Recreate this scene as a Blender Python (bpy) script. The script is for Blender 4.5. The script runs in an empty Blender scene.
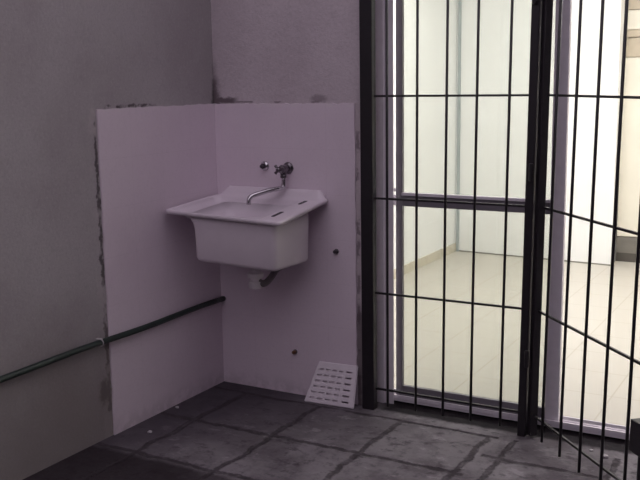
import bpy, bmesh, math, random
from mathutils import Vector, Matrix, noise as mnoise
random.seed(7)
SC = bpy.context.scene
COL = SC.collection
PI = math.pi

# ------------------------------------------------------------------ materials
class X:
    """tiny expression wrapper around shader math nodes"""
    def __init__(s, nt, v): s.nt, s.v = nt, v
    def _op(s, op, *a):
        n = s.nt.nodes.new('ShaderNodeMath'); n.operation = op
        for i, q in enumerate((s,) + a):
            v = q.v if isinstance(q, X) else q
            if isinstance(v, (int, float)): n.inputs[i].default_value = v
            else: s.nt.links.new(v, n.inputs[i])
        return X(s.nt, n.outputs[0])
    def __add__(s, o): return s._op('ADD', o)
    __radd__ = __add__
    def __sub__(s, o): return s._op('SUBTRACT', o)
    def __rsub__(s, o): return X(s.nt, o)._op('SUBTRACT', s)
    def __mul__(s, o): return s._op('MULTIPLY', o)
    __rmul__ = __mul__
    def __truediv__(s, o): return s._op('DIVIDE', o)
    def abs(s): return s._op('ABSOLUTE')
    def mod(s, m): return s._op('FLOORED_MODULO', m)
    def min(s, o): return s._op('MINIMUM', o)
    def max(s, o): return s._op('MAXIMUM', o)
    def ss(s, a, b):                      # smoothstep, a may be above b
        n = s.nt.nodes.new('ShaderNodeMapRange'); n.interpolation_type = 'SMOOTHSTEP'; n.clamp = True
        lo, hi, r0, r1 = (a, b, 0., 1.) if a < b else (b, a, 1., 0.)
        n.inputs['From Min'].default_value = lo; n.inputs['From Max'].default_value = hi
        n.inputs['To Min'].default_value = r0; n.inputs['To Max'].default_value = r1
        s.nt.links.new(s.v, n.inputs['Value'])
        return X(s.nt, n.outputs['Result'])

class Mat:
    def __init__(s, name, color=(.8, .8, .8), rough=.6, metal=0., spec=.5):
        s.m = bpy.data.materials.new(name); s.m.use_nodes = True
        s.nt = s.m.node_tree; s.b = s.nt.nodes['Principled BSDF']
        s.b.inputs['Base Color'].default_value = (*color, 1)
        s.b.inputs['Roughness'].default_value = rough
        s.b.inputs['Metallic'].default_value = metal
        s.b.inputs['Specular IOR Level'].default_value = spec
        s.tc = s.nt.nodes.new('ShaderNodeTexCoord')
        s.col = None; s.c0 = color
    def xyz(s):
        n = s.nt.nodes.new('ShaderNodeSeparateXYZ'); s.nt.links.new(s.tc.outputs['Object'], n.inputs[0])
        return [X(s.nt, n.outputs[i]) for i in range(3)]
    def noise(s, scale, detail=4, rough=.55, seed=0., sc3=(1, 1, 1)):
        mp = s.nt.nodes.new('ShaderNodeMapping'); mp.inputs['Location'].default_value = (seed, seed*1.7, seed*.6)
        mp.inputs['Scale'].default_value = sc3
        s.nt.links.new(s.tc.outputs['Object'], mp.inputs[0])
        n = s.nt.nodes.new('ShaderNodeTexNoise'); n.inputs['Scale'].default_value = scale
        n.inputs['Detail'].default_value = detail; n.inputs['Roughness'].default_value = rough
        s.nt.links.new(mp.outputs[0], n.inputs['Vector'])
        return X(s.nt, n.outputs['Fac'])
    def mix(s, fac, color):
        n = s.nt.nodes.new('ShaderNodeMix'); n.data_type = 'RGBA'
        s.nt.links.new(fac.v, n.inputs[0])
        if s.col is None: n.inputs[6].default_value = (*s.c0, 1)
        else: s.nt.links.new(s.col, n.inputs[6])
        n.inputs[7].default_value = (*color, 1)
        s.col = n.outputs[2]
        s.nt.links.new(s.col, s.b.inputs['Base Color'])
        return s
    def bump(s, h, strength=.3, dist=.01):
        n = s.nt.nodes.new('ShaderNodeBump'); n.inputs['Strength'].default_value = strength
        n.inputs['Distance'].default_value = dist
        s.nt.links.new(h.v, n.inputs['Height']); s.nt.links.new(n.outputs[0], s.b.inputs['Normal'])
        return s
    def rough(s, f):
        s.nt.links.new(f.v, s.b.inputs['Roughness']); return s

def simple(name, color, rough=.6, metal=0., spec=.5, var=.12, scale=18):
    m = Mat(name, color, rough, metal, spec)
    m.mix(m.noise(scale).ss(.35, .75) * .8, tuple(c*(1-var) for c in color))
    return m

TW, TB, TH = .794, .741, 1.35         # tiling: width on the left wall, on the back wall, height

def plaster(name, base, alt):
    m = Mat(name, base, .92, 0, .25)
    m.mix(m.noise(2.2, 5, .6, 3).ss(.38, .68), alt)
    m.mix(m.noise(28, 3, .6, 8).ss(.5, .8)*.35, tuple(c*.72 for c in base))
    m.mix(m.noise(95, 4, .75, 13).ss(.50, .62)*.32, tuple(c*.70 for c in base))
    m.mix(m.noise(80, 4, .75, 17).ss(.52, .64)*.25, tuple(min(1, c*1.25) for c in base))
    m.bump(m.noise(60, 5, .7, 1) * .6 + m.noise(9, 3, .5, 2), .35, .012)
    return m

# left wall (x = 0), plaster with a broken dark seam around the tiles
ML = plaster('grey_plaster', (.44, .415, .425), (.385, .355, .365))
x, y, z = ML.xyz()
j = ML.noise(26, 4, .65, 5) - .5
j2 = ML.noise(7, 3, .6, 9)
seam = ((y + TW + .012 + j*.05).abs()).ss(.012, .003) * z.ss(1.335, 1.30) * j2.ss(.40, .52)
top = ((z - TH - .008 + j*.03).abs()).ss(.009, .003) * y.ss(-.80, -.785) * y.ss(-.40, -.50) * ML.noise(16, 3, .6, 4).ss(.46, .56)
blob = (((y + .835)*(y + .835) + (z - .2)*(z - .2)*.35)._op('SQRT') + j*.05).ss(.042, .018)
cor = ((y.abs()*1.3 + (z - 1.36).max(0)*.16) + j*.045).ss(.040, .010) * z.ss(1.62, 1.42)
light = ((y + TW + .03 + j*.06).abs()).ss(.03, .012) * z.ss(1.39, 1.35) * j2.ss(.55, .4)
ML.mix(light * .5, (.52, .48, .49))
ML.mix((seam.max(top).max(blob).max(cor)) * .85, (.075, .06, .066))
low = (z + (ML.noise(4, 4, .6, 6) - .5)*.25).ss(.75, .15) * .6  # shade towards the wall foot, painted into the plaster
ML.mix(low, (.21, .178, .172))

# back wall (y = 0)
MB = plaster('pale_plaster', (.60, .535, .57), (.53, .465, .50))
x, y, z = MB.xyz()
j = MB.noise(26, 4, .65, 5) - .5
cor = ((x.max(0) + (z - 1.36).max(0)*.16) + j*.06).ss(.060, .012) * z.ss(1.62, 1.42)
foot = ((z - 1.365 + j*.03).abs()).ss(.020, .006) * x.ss(.15, .10) * x.ss(-.05, 0.)*1.
mark = ((((x - .56)*(x - .56)*.22 + (z - 1.372)*(z - 1.372)))._op('SQRT') + j*.035).ss(.026, .008) * .55
dash = ((z - 1.357 + j*.012).abs()).ss(.006, .002) * MB.noise(14, 2, .5, 11).ss(.56, .64) * .7 * x.ss(.80, .7)
edge = ((x - TB - .010 + j*.035).abs()).ss(.013, .004) * MB.noise(11, 3, .6, 3).ss(.46, .56) * z.ss(1.28, 1.2)
lowr = (z + (MB.noise(9, 4, .6, 6) - .5)*.12).ss(.47, .40) * x.ss(.70, .75) * x.ss(.86, .82)
MB.mix(x.ss(.71, .74)*z.ss(1.36, 1.33)*.35, (.52, .44, .45))
MB.mix(lowr * .75, (.13, .11, .115))
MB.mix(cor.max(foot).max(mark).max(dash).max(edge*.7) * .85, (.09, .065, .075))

# white wall tiles, joints barely visible
def tile_mat(name, along):
    m = Mat(name, (.76, .665, .74), .42, 0, .35)
    a = m.xyz()[along]; zz = m.xyz()[2]
    m.mix(m.noise(3.5, 4, .6, 2).ss(.4, .7)*.6, (.71, .615, .69))
    jt = ((a + .002).mod(.2) - .1).abs().ss(.0985, .0998).max(((zz + .05).mod(.2) - .1).abs().ss(.0985, .0998))
    m.mix(m.noise(85, 4, .75, 19).ss(.5, .66)*.22, (.60, .52, .585))
    m.mix(jt * .16, (.45, .40, .43))
    # lime and mortar smears along the rim of the tiling
    nn = m.noise(20, 4, .6, 7)
    m.mix(((zz - TH).abs()).ss(.022, .004) * nn.ss(.42, .62) * .5, (.78, .72, .74))
    m.mix(zz.ss(.10, .0) * nn.ss(.35, .6) * .35, (.34, .29, .32))
    m.bump(nn, .05, .004)
    return m
MTL, MTB = tile_mat('white_tiles_side', 1), tile_mat('white_tiles_back', 0)

# dark worn paving, slabs of 40 cm
MF = Mat('worn_paving', (.235, .215, .232), .9, 0, .12)
x, y, z = MF.xyz()
d1 = (MF.noise(6, 6, .7, 1) - .5) * .075; d2 = (MF.noise(6, 6, .7, 15) - .5) * .075
ga = ((x + d1 - .0).mod(.4) - .2).abs()            # joints at x = .2 + .4k
gb = ((y + d2 + .1 - .2).mod(.4) - .2).abs()       # joints at y = -.1 - .4k
gc = ((x + d1 + .085 - .2).mod(.4) - .2).abs(); gd = ((y + d2 + .3 - .2).mod(.4) - .2).abs()
right = x.ss(1.43, 1.44)
ja = ga.ss(.0, .022)._op('SUBTRACT', 0)
def jm(v, w): return v.ss(w, w*.35)
# distance to joint = |.. - .2| measured at the cell centre -> turn round
def dist(c, off):
    return .2 - ((c - off).mod(.4) - .2).abs()
JA = jm(dist(x + d1, .2), .017).max(jm(dist(y + d2, -.1), .017))
JB = jm(dist(x + d1, 1.51), .016).max(jm(dist(y + d2, -.3), .016))
strip = y.ss(-.085, -.10)
joint = (JA * (1. - right) + JB * right) * strip
n1 = MF.noise(6, 6, .68, 21); n2 = MF.noise(17, 5, .7, 5); n3 = MF.noise(2.0, 3, .5, 12)
ix = ((x - .2)/.4)._op('FLOOR'); iy = ((y + .1)/.4)._op('FLOOR')
slab = (((ix*12.9898 + iy*78.233)._op('SINE'))*43758.5)._op('FRACT')
MF.mix(slab * .65, (.135, .12, .134))
MF.mix(n1.ss(.42, .62) * .85, (.125, .11, .122))
MF.mix(n2.ss(.52, .70) * .8, (.07, .06, .068))
MF.mix(n3.ss(.5, .62) * .5, (.09, .078, .088))
n4 = MF.noise(9, 7, .75, 31, (1, 1.6, 1))
MF.mix(n4.ss(.55, .68) * .75, (.05, .042, .049))
MF.mix(n4.ss(.44, .33) * .5, (.33, .305, .325))
MF.mix(MF.noise(45, 3, .6, 3).ss(.6, .75) * .35, (.27, .25, .265))
damp_shade = ((x*.75 - y*.35 - .02) + (n1 - .5)*.35).ss(.62, .18)        # dampness and dirt under the basin, with shade painted in
MF.mix(damp_shade * .85, (.055, .045, .057))
sill_shade = (y + (n2 - .5)*.04).ss(-.035, .0) * x.ss(.80, .9)            # shadow under the sill painted onto the paving, along with grime
MF.mix(sill_shade * .95, (.016, .013, .016))
wet = (y + .915 + d2).ss(.02, -.03) * (x + d1).ss(.95, .45)
MF.mix(wet * .85, (.022, .016, .019))
MF.mix(joint * (n2.ss(.30, .55)*.5 + .35), (.045, .037, .042))
MF.bump(joint * -1.2 + n2*.5 + n1*.5, .6, .012)
MF.rough(n1.ss(.3, .7)*.2 + .78)

MUNSEEN = simple('unseen_wall_dark', (.17, .15, .155), .95, 0, .2, .3, 6)  # for the unseen walls, kept dark to cut light bounced low

# inside
MI = simple('white_interior_paint', (.87, .872, .868), .8, 0, .3, .02, 3)
MIF = Mat('beige_floor_tiles', (.56, .527, .47), .38, 0, .4)
x, y, z = MIF.xyz()
jj = jm(.165 - ((x - .1).mod(.33) - .165).abs(), .005).max(jm(.165 - ((y - .2).mod(.33) - .165).abs(), .005))
MIF.mix(MIF.noise(9, 5, .65).ss(.4, .7)*.5, (.55, .52, .472))
MIF.mix(jj*.55, (.42, .37, .29))
MBEI = simple('beige_skirting', (.64, .59, .49), .5)
MSEAM = simple('grey_joint', (.28, .27, .24), .7)
MTRK = simple('grey_trunking', (.42, .46, .47), .6)
MCREAM = simple('cream_laminate', (.80, .76, .66), .45, 0, .4, .04, 4)
MBAND = simple('beige_wood', (.52, .45, .35), .5, 0, .4, .1, 9)
MKICK = simple('grey_plinth', (.20, .185, .165), .6)
MKICKD = simple('dark_plinth', (.09, .08, .07), .6)

# things outside
MALU = simple('grey_aluminium', (.80, .75, .81), .45, .0, .5, .08, 30)
MALD = simple('dark_aluminium', (.20, .185, .21), .42, .0, .5, .08, 30)
MIRON = simple('black_iron', (.016, .013, .017), .42, 0, .5, .3, 40)
MSINK = Mat('white_sink_plastic', (.72, .65, .71), .34, 0, .45)
MSINK.mix(MSINK.noise(7, 4, .6).ss(.45, .7)*.5, (.66, .59, .65))
MSLOT = simple('dark_recess', (.05, .04, .05), .7)
MCHR = Mat('chrome', (.62, .60, .63), .16, 1.0)
MCHR.mix(MCHR.noise(60, 3).ss(.5, .7)*.5, (.42, .40, .43))
MDCH = Mat('tarnished_chrome', (.22, .20, .22), .3, 1.0)
MDCH.mix(MDCH.noise(50, 3).ss(.45, .7), (.10, .09, .10))
MRUST = simple('dull_brass', (.22, .12, .07), .5, .4)
MPVC = simple('white_pvc', (.66, .61, .64), .5)
MPVCD = simple('grey_pvc', (.16, .14, .15), .55)
MPIPE = simple('dark_green_pipe', (.020, .034, .028), .38, 0, .5, .3, 25)
MCLIP = simple('pale_clip', (.62, .58, .6), .4)
MGRAT = simple('white_grating_plastic', (.80, .74, .79), .5, 0, .4, .06, 25)
MCHIP = simple('pale_plaster_chip', (.42, .39, .41), .9)
MTHR = Mat('concrete_curb', (.16, .145, .155), .85, 0, .3)
MTHR.mix(MTHR.noise(20, 5, .65).ss(.4, .65), (.07, .06, .065)).bump(MTHR.noise(50, 4), .4, .01)
MLAMPB = simple('white_lamp_housing', (.8, .8, .8), .5)

def glass_mat():
    m = bpy.data.materials.new('tinted_glass'); m.use_nodes = True; nt = m.node_tree
    for n in list(nt.nodes): nt.nodes.remove(n)
    o = nt.nodes.new('ShaderNodeOutputMaterial'); t = nt.nodes.new('ShaderNodeBsdfTransparent')
    t.inputs[0].default_value = (.855, .868, .845, 1)
    g = nt.nodes.new('ShaderNodeBsdfGlossy'); g.inputs['Roughness'].default_value = .02
    f = nt.nodes.new('ShaderNodeMixShader'); f.inputs[0].default_value = .035
    nt.links.new(t.outputs[0], f.inputs[1]); nt.links.new(g.outputs[0], f.inputs[2]); nt.links.new(f.outputs[0], o.inputs[0])
    return m
class _G: pass
MGLASS = _G(); MGLASS.m = glass_mat()
def emit_mat(name, col, s):
    m = bpy.data.materials.new(name); m.use_nodes = True
    b = m.node_tree.nodes['Principled BSDF']
    b.inputs['Base Color'].default_value = (.8, .8, .8, 1)
    b.inputs['Emission Color'].default_value = (*col, 1); b.inputs['Emission Strength'].default_value = s
    g = _G(); g.m = m; return g
MTUBE = emit_mat('lit_diffuser', (1.0, .98, .955), 64)

# ------------------------------------------------------------------ mesh helpers
def obj(name, bm, mat, parent=None, smooth=False, bevel=0., loc=None):
    me = bpy.data.meshes.new(name)
    bmesh.ops.recalc_face_normals(bm, faces=bm.faces)
    bm.to_mesh(me); bm.free()
    me.materials.append(mat.m)
    if smooth:
        for p in me.polygons: p.use_smooth = True
    o = bpy.data.objects.new(name, me); COL.objects.link(o)
    if parent is not None: o.parent = parent
    if loc: o.location = loc
    if bevel:
        b = o.modifiers.new('bevel', 'BEVEL'); b.width = bevel; b.segments = 2; b.limit_method = 'ANGLE'
    return o

def thing(name, label, cat, loc=(0, 0, 0), group=None):
    o = bpy.data.objects.new(name, None); COL.objects.link(o); o.location = loc
    o.empty_display_size = .05
    return tag(o, label, cat, group)
def tag(o, label, cat, group=None):
    o['label'] = label; o['category'] = cat; o['kind'] = 'thing'
    if group: o['group'] = group
    return o
def struct(o, label=None):
    o['kind'] = 'structure'
    if label: o['label'] = label
    return o

def box(bm, a, b):
    a, b = Vector(a), Vector(b)
    m = Matrix.Translation((a+b)/2) @ Matrix.Diagonal((*[abs(b[i]-a[i]) for i in range(3)], 1))
    bmesh.ops.create_cube(bm, size=1, matrix=m); return bm
def nbox(a, b): return box(bmesh.new(), a, b)

def prism(bm, pts, vec):
    """outline (3-D points) extruded by a vector"""
    f = bm.faces.new([bm.verts.new(p) for p in pts])
    r = bmesh.ops.extrude_face_region(bm, geom=[f])
    bmesh.ops.translate(bm, vec=vec, verts=[v for v in r['geom'] if isinstance(v, bmesh.types.BMVert)])
    return bm

def tube(bm, pts, rad, seg=14, caps=True):
    pts = [Vector(p) for p in pts]
    rads = rad if isinstance(rad, (list, tuple)) else [rad]*len(pts)
    rings = []; up = None
    for i, p in enumerate(pts):
        t = (pts[min(i+1, len(pts)-1)] - pts[max(i-1, 0)]).normalized()
        if up is None:
            up = t.orthogonal().normalized()
        up = (up - t*up.dot(t))
        up = up.normalized() if up.length > 1e-5 else t.orthogonal().normalized()
        s = t.cross(up)
        rings.append([bm.verts.new(p + (up*math.cos(2*PI*k/seg) + s*math.sin(2*PI*k/seg))*rads[i]) for k in range(seg)])
    for a, b in zip(rings, rings[1:]):
        for k in range(seg):
            bm.faces.new((a[k], a[(k+1) % seg], b[(k+1) % seg], b[k]))
    if caps:
        bm.faces.new(rings[0]); bm.faces.new(rings[-1])
    return bm

def lathe(bm, o, axis, prof, seg=24):
    """profile of (distance along axis, radius)"""
    o, a = Vector(o), Vector(axis).normalized()
    u = a.orthogonal().normalized(); v = a.cross(u); rings = []
    for h, r in prof:
        r = max(r, 1e-4)
        rings.append([bm.verts.new(o + a*h + (u*math.cos(2*PI*k/seg) + v*math.sin(2*PI*k/seg))*r) for k in range(seg)])
    for p, q in zip(rings, rings[1:]):
        for k in range(seg): bm.faces.new((p[k], p[(k+1) % seg], q[(k+1) % seg], q[k]))
    bm.faces.new(rings[0]); bm.faces.new(rings[-1])
    return bm

def bez(p, n=10):
    """smooth path through points (Catmull-Rom)"""
    P = [Vector(q) for q in p]; P = [P[0]*2-P[1]] + P + [P[-1]*2-P[-2]]; out = []
    for i in range(1, len(P)-2):
        for k in range(n):
            t = k/n; a, b, c, d = P[i-1:i+3]
            out.append(.5*((2*b) + (c-a)*t + (2*a-5*b+4*c-d)*t*t + (3*b-a-3*c+d)*t**3))
    return out + [P[-2]]

def rrect(x0, x1, y0, y1, r, n=14, corner=8):
    """rounded rectangle as a list of points, the same count for any size"""
    out = []
    cs = [(x1-r, y0+r, -PI/2), (x1-r, y1-r, 0), (x0+r, y1-r, PI/2), (x0+r, y0+r, PI)]
    for i, (cx, cy, a0) in enumerate(cs):
        arc = [(cx+r*math.cos(a0+PI/2*k/corner), cy+r*math.sin(a0+PI/2*k/corner)) for k in range(corner+1)]
        out += arc
        nx, ny, na = cs[(i+1) % 4]
        e = (nx+r*math.cos(na), ny+r*math.sin(na)); s = arc[-1]
        out += [(s[0]+(e[0]-s[0])*k/n, s[1]+(e[1]-s[1])*k/n) for k in range(1, n)]
    return out
def bridge(bm, loops):
    for a, b in zip(loops, loops[1:]):
        n = len(a)
        for k in range(n): bm.faces.new((a[k], a[(k+1) % n], b[(k+1) % n], b[k]))

# ------------------------------------------------------------------ the yard
OX0, OX1 = .80, 2.52          # door opening
ZL = 2.12
struct(obj('floor', nbox((-.15, -6.6, -.15), (4.15, .17, 0)), MF))
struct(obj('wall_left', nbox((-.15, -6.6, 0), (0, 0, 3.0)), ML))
bm = bmesh.new()
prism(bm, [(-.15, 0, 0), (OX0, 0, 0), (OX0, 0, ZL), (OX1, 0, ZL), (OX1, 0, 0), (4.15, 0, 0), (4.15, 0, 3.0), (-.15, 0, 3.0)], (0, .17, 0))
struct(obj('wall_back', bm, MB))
struct(obj('wall_right_unseen', nbox((4.0, -6.6, 0), (4.15, .17, 4.2)), MUNSEEN))  # unseen, added with a height that keeps skylight off the left wall
struct(obj('wall_front_unseen', nbox((-.15, -6.75, 0), (4.15, -6.6, 2.4)), MUNSEEN))  # unseen, added to shape the light falloff in the yard

# tiling around the basin, slightly irregular rim
def ragged(n, amp, s):
    return [(mnoise.noise(Vector((i*.9, s, 0)))) * amp for i in range(n+1)]
def tiles(name, wdt, mat, side):
    n = 34; ra = ragged(n, .005, 3.3 if side else 8.1); rb = ragged(n, .005, 5.7)
    pts = [(0., .0)] + [(wdt + rb[i], TH*i/n) for i in range(n+1)] + [(wdt*(1-i/n), TH + ra[i]) for i in range(1, n+1)]
    bm = bmesh.new()
    if side: prism(bm, [(0, -a, b) for a, b in pts], (.007, 0, 0))
    else: prism(bm, [(a, 0, b) for a, b in pts], (0, -.007, 0))
    o = struct(obj(name, bm, mat)); return o
tiles('wall_left_tiles', TW, MTL, True)
tiles('wall_back_tiles', TB, MTB, False)

# ------------------------------------------------------------------ laundry sink
sink = thing('laundry_sink', 'white wall-hung laundry sink with wide rim in the tiled corner', 'sink', (.31, -.008, .90))
def sm(a, b, v):
    t = min(1, max(0, (v-a)/(b-a))); return t*t*(3-2*t)
def rimz(px, py):
    f = min(1, max(0, (py+.42)/.37))
    zf = .906 - .020*(px-.02)/.585
    zz = zf + (.930 - zf)*f
    return zz + .040*sm(-.055, -.022, py)*sm(.035, .085, px)*sm(.608, .575, px)
so = Vector((.31, -.008, .90))
def sv(bm, p): return bm.verts.new(Vector(p) - so)
outer = rrect(.018, .612, -.425, -.008, .022); inner = rrect(.038, .490, -.412, -.060, .035)
deep = rrect(.160, .478, -.380, -.125, .045); floor_ = rrect(.185, .455, -.355, -.15, .05)
def inset(l, d):
    cx, cy = .313, -.2165
    return [(cx+(a-cx)*(1-d/.29), cy+(b-cy)*(1-d/.21)) for a, b in l]
def lerp(a, b, t): return [(p[0]+(q[0]-p[0])*t, p[1]+(q[1]-p[1])*t) for p, q in zip(a, b)]
bm = bmesh.new(); L = []
L.append([sv(bm, (a, b, rimz(a, b)-.018)) for a, b in inset(outer, .02)])
L.append([sv(bm, (a, b, min(rimz(a, b), .94)-.018)) for a, b in inset(outer, .002)])
L.append([sv(bm, (a, b, rimz(a, b)-.004)) for a, b in outer])
L.append([sv(bm, (a, b, rimz(a, b))) for a, b in inset(outer, .005)])
for t in (.15, .3, .45, .6, .75, .9):
    q = lerp(inset(outer, .005), inner, t); L.append([sv(bm, (a, b, rimz(a, b) - .003*t)) for a, b in q])
L.append([sv(bm, (a, b, rimz(a, b)-.010)) for a, b in inner])
L.append([sv(bm, (a, b, .895)) for a, b in lerp(inner, deep, .12)])
for k in range(1, 9):                                   # ribbed washboard on the sloping left side
    t = .12 + .88*k/9
    L.append([sv(bm, (a, b, .895-.055*k/9 + (.004 if k % 2 else -.002)*(1 if a < .16 else 0))) for a, b in lerp(inner, deep, t)])
L.append([sv(bm, (a, b, .835)) for a, b in deep])
bridge(bm, L)
rim = obj('rim', bm, MSINK, sink, smooth=True)
bm = bmesh.new(); L = []
L.append([sv(bm, (a, b, .836)) for a, b in deep])
L.append([sv(bm, (a, b, .71)) for a, b in lerp(deep, floor_, .6)])
L.append([sv(bm, (a, b, .695)) for a, b in floor_])
top_in = L[0]
bowl_bot = L[-1]
bridge(bm, L); bm.faces.new(bowl_bot)
# outside of the bowl
o1 = rrect(.118, .572, -.404, -.105, .030); o2 = rrect(.150, .570, -.399, -.105, .024)
o3 = rrect(.153, .566, -.396, -.108, .024); o4 = rrect(.172, .548, -.378, -.125, .02)
L = [[sv(bm, (a, b, rimz(a, min(b, -.06))-.018)) for a, b in o1],
     [sv(bm, (a, b, .850)) for a, b in lerp(o1, o2, .75)],
     [sv(bm, (a, b, .825)) for a, b in o2],
     [sv(bm, (a, b, .700-.036*(a-.15)-.05*(b+.4)*.4)) for a, b in o3],
     [sv(bm, (a, b, .688-.036*(a-.15)-.05*(b+.4)*.4)) for a, b in lerp(o3, o4, .3)],
     [sv(bm, (a, b, .682-.036*(a-.15)-.05*(b+.4)*.4)) for a, b in o4]]
bridge(bm, L); bm.faces.new(L[-1])
bmesh.ops.bridge_loops(bm, edges=[e for e in bm.edges if e.is_boundary])
obj('bowl', bm, MSINK, sink, smooth=True)
for (ya, yb) in ((-.345, -.275), (-.125, -.075)):
    bm = bmesh.new()
    za, zb = rimz(.53, ya) - .0005, rimz(.53, yb) - .0005
    n = 8; pts = []
    for s, (yy, zz) in ((1, (yb, zb)), (-1, (ya, za))):
        for k in range(n+1):
            an = (0 if s > 0 else PI) + PI*k/n
            pts.append(Vector((.53 + .008*math.cos(an), yy + .008*math.sin(an), zz)) - so)
    prism(bm, pts, (0, 0, -.004))
    s_ = obj('soap_slot', bm, MSLOT, sink); s_['label'] = 'dark soap slot in the rim'
# drain fitting under the bowl
tr = obj('drain_fitting', lathe(bmesh.new(), Vector((.371, -.25, 0)) - so, (0, 0, 1),
        [(.556, .018), (.556, .030), (.585, .031), (.588, .024), (.602, .024), (.604, .036), (.622, .036), (.626, .022), (.676, .022)]), MPVC, sink)
tr['label'] = 'pale plastic drain nut'
bm = tube(bmesh.new(), [Vector(p)-so for p in bez([(.385, -.25, .585), (.405, -.235, .575), (.405, -.18, .590), (.372, -.08, .605), (.350, -.004, .605)])], .015)
obj('drain_elbow', bm, MPVCD, sink, smooth=True)['label'] = 'grey drain elbow'

# ------------------------------------------------------------------ tap and valve
fx, fz = .402, 1.062
tap = thing('wall_tap', 'chrome wall tap with long swivel spout above the sink', 'tap', (fx, -.007, fz))
to = Vector((fx, -.007, fz))
obj('wall_flange', lathe(bmesh.new(), (0, 0, 0), (0, -1, 0), [(0, .027), (.004, .027), (.011, .018), (.012, .013)]), MDCH, tap, smooth=True)
bm = lathe(bmesh.new(), (0, -.010, 0), (0, -1, 0), [(0, .012), (.012, .012), (.018, .017), (.050, .017), (.056, .012), (.066, .011)])
lathe(bm, (0, -.042, -.010), (0, 0, -1), [(0, .012), (.016, .012), (.020, .014), (.030, .014), (.031, .009)])
obj('body', bm, MDCH, tap)
bm = bmesh.new()
for k in range(4):
    a = PI/4 + k*PI/2
    tube(bm, [(0, -.082, 0), (.017*math.cos(a), -.082, .017*math.sin(a)), (.024*math.cos(a), -.082, .024*math.sin(a))], [.007, .006, .0075], 10)
lathe(bm, (0, -.070, 0), (0, -1, 0), [(0, .011), (.018, .012), (.024, .008), (.025, .002)])
obj('cross_handle', bm, MDCH, tap, smooth=True)
path = [Vector((.402, -.049, 1.020)), Vector((.402, -.049, .995)), Vector((.400, -.056, .978)), Vector((.390, -.085, .976)), Vector((.37, -.12, .972)), Vector((.345, -.165, .962)),
        Vector((.330, -.19, .955)), Vector((.323, -.205, .946)), Vector((.320, -.211, .932)), Vector((.320, -.212, .917))]
P = bez(path, 6)
bm = tube(bmesh.new(), [p-to for p in P], [.0105 if i < 10 else .0095 + .0015*math.sin(i*.06) for i in range(len(P))], 14)
obj('spout', bm, MCHR, tap, smooth=True)['label'] = 'bright chrome spout'
valve = thing('wall_mounted_valve', 'small dark valve stub on the tiles left of the tap', 'valve', (.278, -.007, 1.068))
obj('flange', lathe(bmesh.new(), (0, 0, 0), (0, -1, 0), [(0, .022), (.004, .022), (.010, .015), (.011, .010)]), MCHR, valve, smooth=True)
obj('stem', lathe(bmesh.new(), (0, -.009, 0), (0, -1, 0), [(0, .012), (.012, .012), (.013, .008), (.024, .008), (.025, .005)]), MSLOT, valve)

def stub(px, pz, lab, mat, r):
    t = thing('wall_mounted_pipe_stub', lab, 'pipe', (px, -.007, pz), 'capped pipe stubs in the tiles')
    obj('collar', lathe(bmesh.new(), (0, 0, 0), (0, -1, 0), [(0, r*1.35), (.003, r*1.3), (.004, r)]), MDCH, t)
    bm = lathe(bmesh.new(), (0, -.003, 0), (0, -1, 0), [(0, r), (.016, r), (.018, r*.8)])
    obj('cap', bm, mat, t)
stub(.645, .699, 'small dark capped pipe stub on the tiles right of the sink', MSLOT, .0085)
stub(.420, .206, 'small brass-brown capped pipe stub low on the tiles above the paving', MRUST, .0085)

# ------------------------------------------------------------------ pipe on the left wall
pp = thing('water_pipe', 'dark green pipe running level along the left wall into the corner', 'pipe', (.021, -.008, .419))
P = [(0, -.03*i*3.3 + .002, .0025*math.sin(i*.8)) for i in range(0, 32)]
obj('pipe', tube(bmesh.new(), P, .0125, 14), MPIPE, pp, smooth=True)
bm = bmesh.new()
for yy in (-.855,):
    tube(bm, [(.0145*math.cos(a), yy, .0145*math.sin(a)) for a in [PI*k/10 - PI/2 for k in range(11)]], .0022, 8)
    box(bm, (-.020, yy-.006, .013), (.002, yy+.006, .017))
    lathe(bm, (.004, yy, .0145), (.6, 0, .8), [(0, .005), (.003, .005), (.004, .002)], 12)
obj('pipe_clip', bm, MCLIP, pp)['label'] = 'pale clip holding the pipe'

# ------------------------------------------------------------------ white slotted grating leaning on the wall
gb = Vector((.62, -.085, 0.004))
gr = thing('drain_grating', 'white slotted plastic grating leaning against the tiles by the door', 'grating', gb)
# corners (left bottom, right bottom, right top, left top) in a leaning plane
LB, RB, RT, LT = Vector((.510, -.078, .004)), Vector((.752, -.066, .004)), Vector((.751, -.020, .184)), Vector((.557, -.020, .178))
def gp(u, v): return (LB*(1-u)+RB*u)*(1-v) + (LT*(1-u)+RT*u)*v - gb
us = [0]
for k in range(4): us += [.07 + .165*k, .07 + .165*k + .115]
us += [.755, .90, 1]
vs = [0]
for k in range(6): vs += [.09 + .145*k, .09 + .145*k + .040]
vs += [1]
bm = bmesh.new(); V = {}
nrm = (RB-LB).cross(LT-LB).normalized()
for i, u in enumerate(us):
    for k, v in enumerate(vs): V[i, k] = bm.verts.new(gp(u, v))
fs = []
for i in range(len(us)-1):
    for k in range(len(vs)-1):
        if i % 2 == 1 and k % 2 == 1: continue
        fs.append(bm.faces.new((V[i, k], V[i+1, k], V[i+1, k+1], V[i, k+1])))
r = bmesh.ops.extrude_face_region(bm, geom=fs)
bmesh.ops.translate(bm, vec=-nrm*.007 if nrm.y > 0 else nrm*.007, verts=[v for v in r['geom'] if isinstance(v, bmesh.types.BMVert)])
obj('slotted_plate', bm, MGRAT, gr)
bm = bmesh.new()
e = [gp(0, 0), gp(1, 0), gp(1, 1), gp(0, 1)]
for a, b in zip(e, e[1:]+e[:1]): tube(bm, [a, b], .004, 8)
obj('border', bm, MGRAT, gr)
bm = bmesh.new(); back = Vector((0, .0075, 0))
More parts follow.
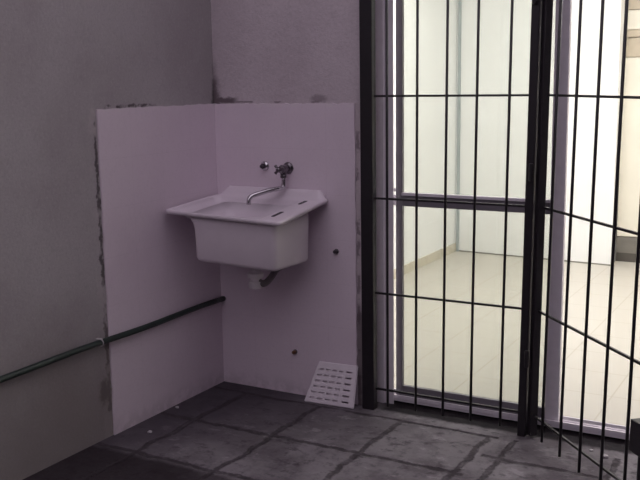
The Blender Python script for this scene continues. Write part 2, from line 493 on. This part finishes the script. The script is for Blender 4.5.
prism(bm, [gp(.03, .04)+back, gp(.735, .04)+back, gp(.735, .96)+back, gp(.03, .96)+back], (0, .002, 0))
obj('backing_plate', bm, MGRAT, gr)

# ------------------------------------------------------------------ security grille over the fixed half
GY = -.02
ZR = (.097, .5325, .948, 1.381, 1.815, 2.06)
gri = thing('security_grille', 'fixed black iron bar grille standing in front of the sliding glass door', 'grille', (1.165, GY, 0))
def G(p): return (p[0]-1.165, p[1]-GY, p[2])
obj('post', nbox(G((.784, -.042, 0)), G((.842, -.004, 2.12))), MIRON, gri, bevel=.003)
bm = nbox(G((1.496, -.040, 0)), G((1.529, -.004, 2.12)))
for v in bm.verts: v.co.x += .0115*v.co.z - .002
obj('post', bm, MIRON, gri, bevel=.003)
for zr in ZR:
    obj('rail', nbox(G((.827, -.024, zr-.0045)), G((1.497 + .010*zr, -.016, zr+.0045))), MIRON, gri)
for bx in (.904, 1.040, 1.168, 1.295, 1.427):
    k = (bx-.9)*.020
    obj('bar', tube(bmesh.new(), [G((bx-.9*k, GY-.008, .026)), G((bx+1.2*k, GY-.008, 2.12))], .0058, 10), MIRON, gri, smooth=True)

# ------------------------------------------------------------------ gate leaf, swung open towards the yard
HX, HY, GA, LEAN = 1.5525, -.028, .824, .018
gate = thing('security_gate', 'black iron bar gate leaf swung open towards the yard', 'gate', (HX, HY, 0))
d = Vector((math.cos(GA), -math.sin(GA), 0)); nn = Vector((math.sin(GA), math.cos(GA), 0))
upv = Vector((0, 0, 1))*math.cos(LEAN) + nn*math.sin(LEAN)
def gt(t, s, h, lean=True): return d*t + nn*s + (upv if lean else Vector((0, 0, 1)))*h
def gbox(t0, t1, s0, s1, h0, h1, lean=True):
    bm = bmesh.new()
    v = [bm.verts.new(gt(t, s, h, lean)) for h in (h0, h1) for t, s in ((t0, s0), (t1, s0), (t1, s1), (t0, s1))]
    for f in ((0, 1, 2, 3), (4, 5, 6, 7), (0, 1, 5, 4), (1, 2, 6, 5), (2, 3, 7, 6), (3, 0, 4, 7)): bm.faces.new([v[i] for i in f])
    return bm
W = .955
bm = gbox(-.016, .016, -.016, .016, .012, 2.10, False)
for v in bm.verts: v.co.x += .0115*v.co.z
obj('hinge_stile', bm, MIRON, gate, bevel=.003)
obj('lock_stile', gbox(W-.03, W, -.015, .015, .03, 2.10), MIRON, gate, bevel=.003)
for zr in ZR[:-1] + (2.05,):
    obj('rail', gbox(.0, W-.03, -.004, .004, zr-.0045, zr+.0045), MIRON, gate)
for k in range(6):
    t = .1016 + .1486*k
    obj('bar', tube(bmesh.new(), [gt(t, -.008, .004 + .016), gt(t, -.008, 2.10)], .0058, 10), MIRON, gate, smooth=True)
bm = gbox(.765, .90, -.045, -.010, .255, .362)
lk = obj('lock_box', bm, MIRON, gate, bevel=.003)
obj('drop_bolt', tube(bmesh.new(), [gt(.812, -.028, .022), gt(.812, -.028, .27)], .010, 12), MIRON, gate)
for zr in (.30, 1.05, 1.72, 1.80):
    obj('hinge', lathe(bmesh.new(), (-.022, -.022, zr), (0, 0, 1), [(0, .007), (.002, .009), (.068, .009), (.07, .007)], 14), MIRON, gate)

# ------------------------------------------------------------------ sliding door, its frame and sill
fr = bpy.data.objects.new('door_1', None); COL.objects.link(fr); fr.location = (1.66, .13, 0)
struct(fr, 'grey aluminium frame around the sliding glass door')
def D(p): return (p[0]-1.66, p[1]-.13, p[2])
obj('jamb', nbox(D((.80, .065, 0)), D((.843, .080, 2.12))), MALU, fr, bevel=.002)
obj('jamb_web', nbox(D((.80, .080, 0)), D((.812, .165, 2.12))), MALU, fr)
obj('jamb_lip', nbox(D((.843, .074, 0)), D((.884, .080, 2.07))), MALU, fr)
obj('jamb', nbox(D((2.465, .065, 0)), D((2.52, .165, 2.12))), MALU, fr, bevel=.002)
obj('head', nbox(D((.812, .065, 2.06)), D((2.465, .165, 2.12))), MALU, fr, bevel=.002)
sill = bmesh.new()
box(sill, D((.812, .125, 0)), D((2.465, .168, .022)))
box(sill, D((.812, .090, .012)), D((2.465, .168, .022)))
box(sill, D((.812, .090, .02)), D((2.465, .096, .040)))
box(sill, D((.812, .128, .02)), D((2.465, .132, .036)))
box(sill, D((.812, .160, .02)), D((2.465, .168, .040)))
obj('track', sill, MALU, fr)

leaf = thing('sliding_glass_door', 'grey aluminium sliding glass door leaf with middle rail behind the grille', 'door', (1.26, .118, .036))
def S(p): return (p[0]-1.26, p[1]-.118, p[2]-.036)
LX0, LX1 = .883, 1.624
obj('stile', nbox(S((LX0, .104, .036)), S((LX0+.031, .126, 2.055))), MALD, leaf, bevel=.002)
obj('stile', nbox(S((LX1-.058, .104, .036)), S((LX1, .126, 2.055))), MALU, leaf, bevel=.002)
obj('bottom_rail', nbox(S((LX0+.031, .105, .036)), S((LX1-.058, .125, .083))), MALD, leaf, bevel=.002)
obj('top_rail', nbox(S((LX0+.031, .105, 2.00)), S((LX1-.058, .125, 2.055))), MALD, leaf, bevel=.002)
bm = nbox(S((LX0+.031, .104, .902)), S((LX1-.058, .126, .952)))
obj('middle_rail', bm, MALD, leaf, bevel=.002)
obj('glazing_bead', nbox(S((LX0+.031, .096, .950)), S((LX1-.058, .126, .962))), MALU, leaf)
obj('glass_pane', nbox(S((LX0+.028, .113, .08)), S((LX1-.055, .117, .904))), MGLASS, leaf)
obj('glass_pane', nbox(S((LX0+.028, .113, .958)), S((LX1-.055, .117, 2.003))), MGLASS, leaf)
bm = nbox(S((LX0-.026, .100, .905)), S((LX0+.004, .120, .950)))
lathe(bm, S((LX0-.008, .108, .972)), (0, -1, 0), [(0, .008), (.004, .008), (.006, .005)], 14)
obj('latch', bm, MALU, leaf)

# ------------------------------------------------------------------ room behind the door
zi = .03
struct(obj('floor_inside', nbox((-.35, .17, -.15), (3.4, 4.3, zi)), MIF))
struct(obj('ceiling_inside', nbox((-.35, .17, 2.55), (3.5, 4.3, 2.7)), MI))
struct(obj('wall_inside_left', nbox((-.33, .17, zi), (-.19, 3.75, 2.55)), MI))
bm = bmesh.new(); prism(bm, [(-.20, 3.60, zi), (1.102, 3.505, zi), (1.04, 4.3, zi), (-.20, 4.3, zi)], (0, 0, 2.55-zi))
struct(obj('wall_inside_far', bm, MI))
struct(obj('wall_recess', nbox((1.1, 4.25, zi), (3.4, 4.35, 2.55)), MI))
struct(obj('wall_inside_right', nbox((3.4, .17, zi), (3.5, 4.3, 2.55)), MI))
bm = bmesh.new()
prism(bm, [(-.19, .17, 0), (OX0, .17, 0), (OX0, .17, ZL), (OX1, .17, ZL), (OX1, .17, 0), (3.4, .17, 0), (3.4, .17, 2.55), (-.19, .17, 2.55)], (0, .012, 0))
struct(obj('wall_inside_near', bm, MI))
struct(obj('baseboard_left', nbox((-.19, .185, zi), (-.178, 3.59, zi+.068)), MBEI))
bm = bmesh.new(); prism(bm, [(-.17, 3.598, zi), (1.102, 3.505, zi), (1.102, 3.500, zi), (-.17, 3.593, zi)], (0, 0, .010))
struct(obj('baseboard_far', bm, MSEAM))
bm = bmesh.new(); prism(bm, [(-.176, 3.60, zi), (-.154, 3.598, zi), (-.154, 3.581, zi), (-.176, 3.583, zi)], (0, 0, 2.5))
struct(obj('trim_1', bm, MTRK), 'grey corner trunking')

cab = thing('tall_cabinet', 'cream tall cabinet on a dark plinth at the back of the lit room', 'cabinet', (1.6, 3.95, zi))
def K(p): return (p[0]-1.6, p[1]-3.95, p[2]-zi)
obj('body', nbox(K((1.092, 3.72, .225)), K((2.5, 4.24, 2.45))), MCREAM, cab)
obj('plinth', nbox(K((1.092, 3.705, .10)), K((2.5, 4.2, .225))), MKICK, cab)
obj('plinth_foot', nbox(K((1.092, 3.712, zi)), K((2.5, 4.2, .10))), MKICKD, cab)
for i in range(2):
    a = 1.095 + .70*i
    dr = obj('door', nbox(K((a, 3.70, .232)), K((a+.682, 3.72, 1.580))), MCREAM, cab, bevel=.002)
    obj('top_door', nbox(K((a, 3.70, 1.786)), K((a+.682, 3.72, 1.925))), MCREAM, cab, bevel=.002)
obj('shelf_band', nbox(K((1.092, 3.696, 1.588)), K((2.5, 3.72, 1.720))), MBAND, cab)
obj('shelf_band', nbox(K((1.092, 3.696, 1.732)), K((2.5, 3.72, 1.780))), MBAND, cab)
obj('crown_band', nbox(K((1.092, 3.696, 1.930)), K((2.5, 3.72, 2.45))), MBAND, cab)

for lx, ly, lab in ((.75, 1.9, 'lit white ceiling lamp over the glass door side of the room'), (2.3, 2.0, 'lit white ceiling lamp over the cabinet side of the room')):
    lp = thing('ceiling_lamp', lab, 'lamp', (lx, ly, 2.55), 'ceiling lamps in the lit room')
    obj('housing', nbox((-.32, -.14, -.03), (.32, .14, 0)), MLAMPB, lp)
    obj('diffuser', nbox((-.30, -.12, -.055), (.30, .12, -.03)), MTUBE, lp)

# ------------------------------------------------------------------ crumbs on the paving
def chip(px, py, s, lab, sd):
    rnd = random.Random(sd); bm = bmesh.new(); bmesh.ops.create_icosphere(bm, subdivisions=2, radius=s)
    for v in bm.verts:
        v.co *= .75 + .5*rnd.random(); v.co.z *= .5
    mn = min(v.co.z for v in bm.verts)
    for v in bm.verts: v.co.z -= mn
    tag(obj('plaster_chip', bm, MCHIP, loc=(px, py, .0)), lab, 'rubble', 'plaster crumbs on the paving')
chip(.123, -.71, .010, 'pale plaster crumb on the dark paving below the pipe', 1)
chip(.040, -.42, .009, 'pale plaster crumb at the foot of the left tiled wall', 2)
chip(1.861, -.100, .012, 'pale plaster crumb on the paving in front of the door sill', 3)
chip(1.800, -.06, .007, 'tiny pale plaster crumb nearest the door sill', 4)

# ------------------------------------------------------------------ light, camera
w = bpy.data.worlds.new('dusk_sky'); SC.world = w; w.use_nodes = True
bg = w.node_tree.nodes['Background']; bg.inputs[0].default_value = (.87, .77, .89, 1); bg.inputs[1].default_value = 1.0

cam = bpy.data.objects.new('camera', bpy.data.cameras.new('camera')); COL.objects.link(cam); SC.camera = cam
R = ((0.8710727144199791, -0.07021326217653445, 0.4861094773891358), (0.4909144880505741, 0.15537424306080722, -0.8572408121498439), (-0.015339218202119241, 0.9853572663799717, 0.1698109713096811))
M = Matrix([list(R[i]) + [(2.5860, -3.5781, 1.4512)[i]] for i in range(3)] + [[0, 0, 0, 1]])
cam.matrix_world = M
cam.data.sensor_width = 36; cam.data.lens = 928.31*36/640; cam.data.clip_start = .05
vs_ = SC.view_settings
SC.display_settings.display_device = 'sRGB'
vs_.view_transform = 'Standard'; vs_.look = 'None'; vs_.gamma = 1; vs_.use_curve_mapping = False; vs_.exposure = 0
SC.cycles.use_denoising = True
SC.cycles.max_bounces = 12; SC.cycles.diffuse_bounces = 8; SC.cycles.transparent_max_bounces = 16
SC.cycles.sample_clamp_indirect = 8
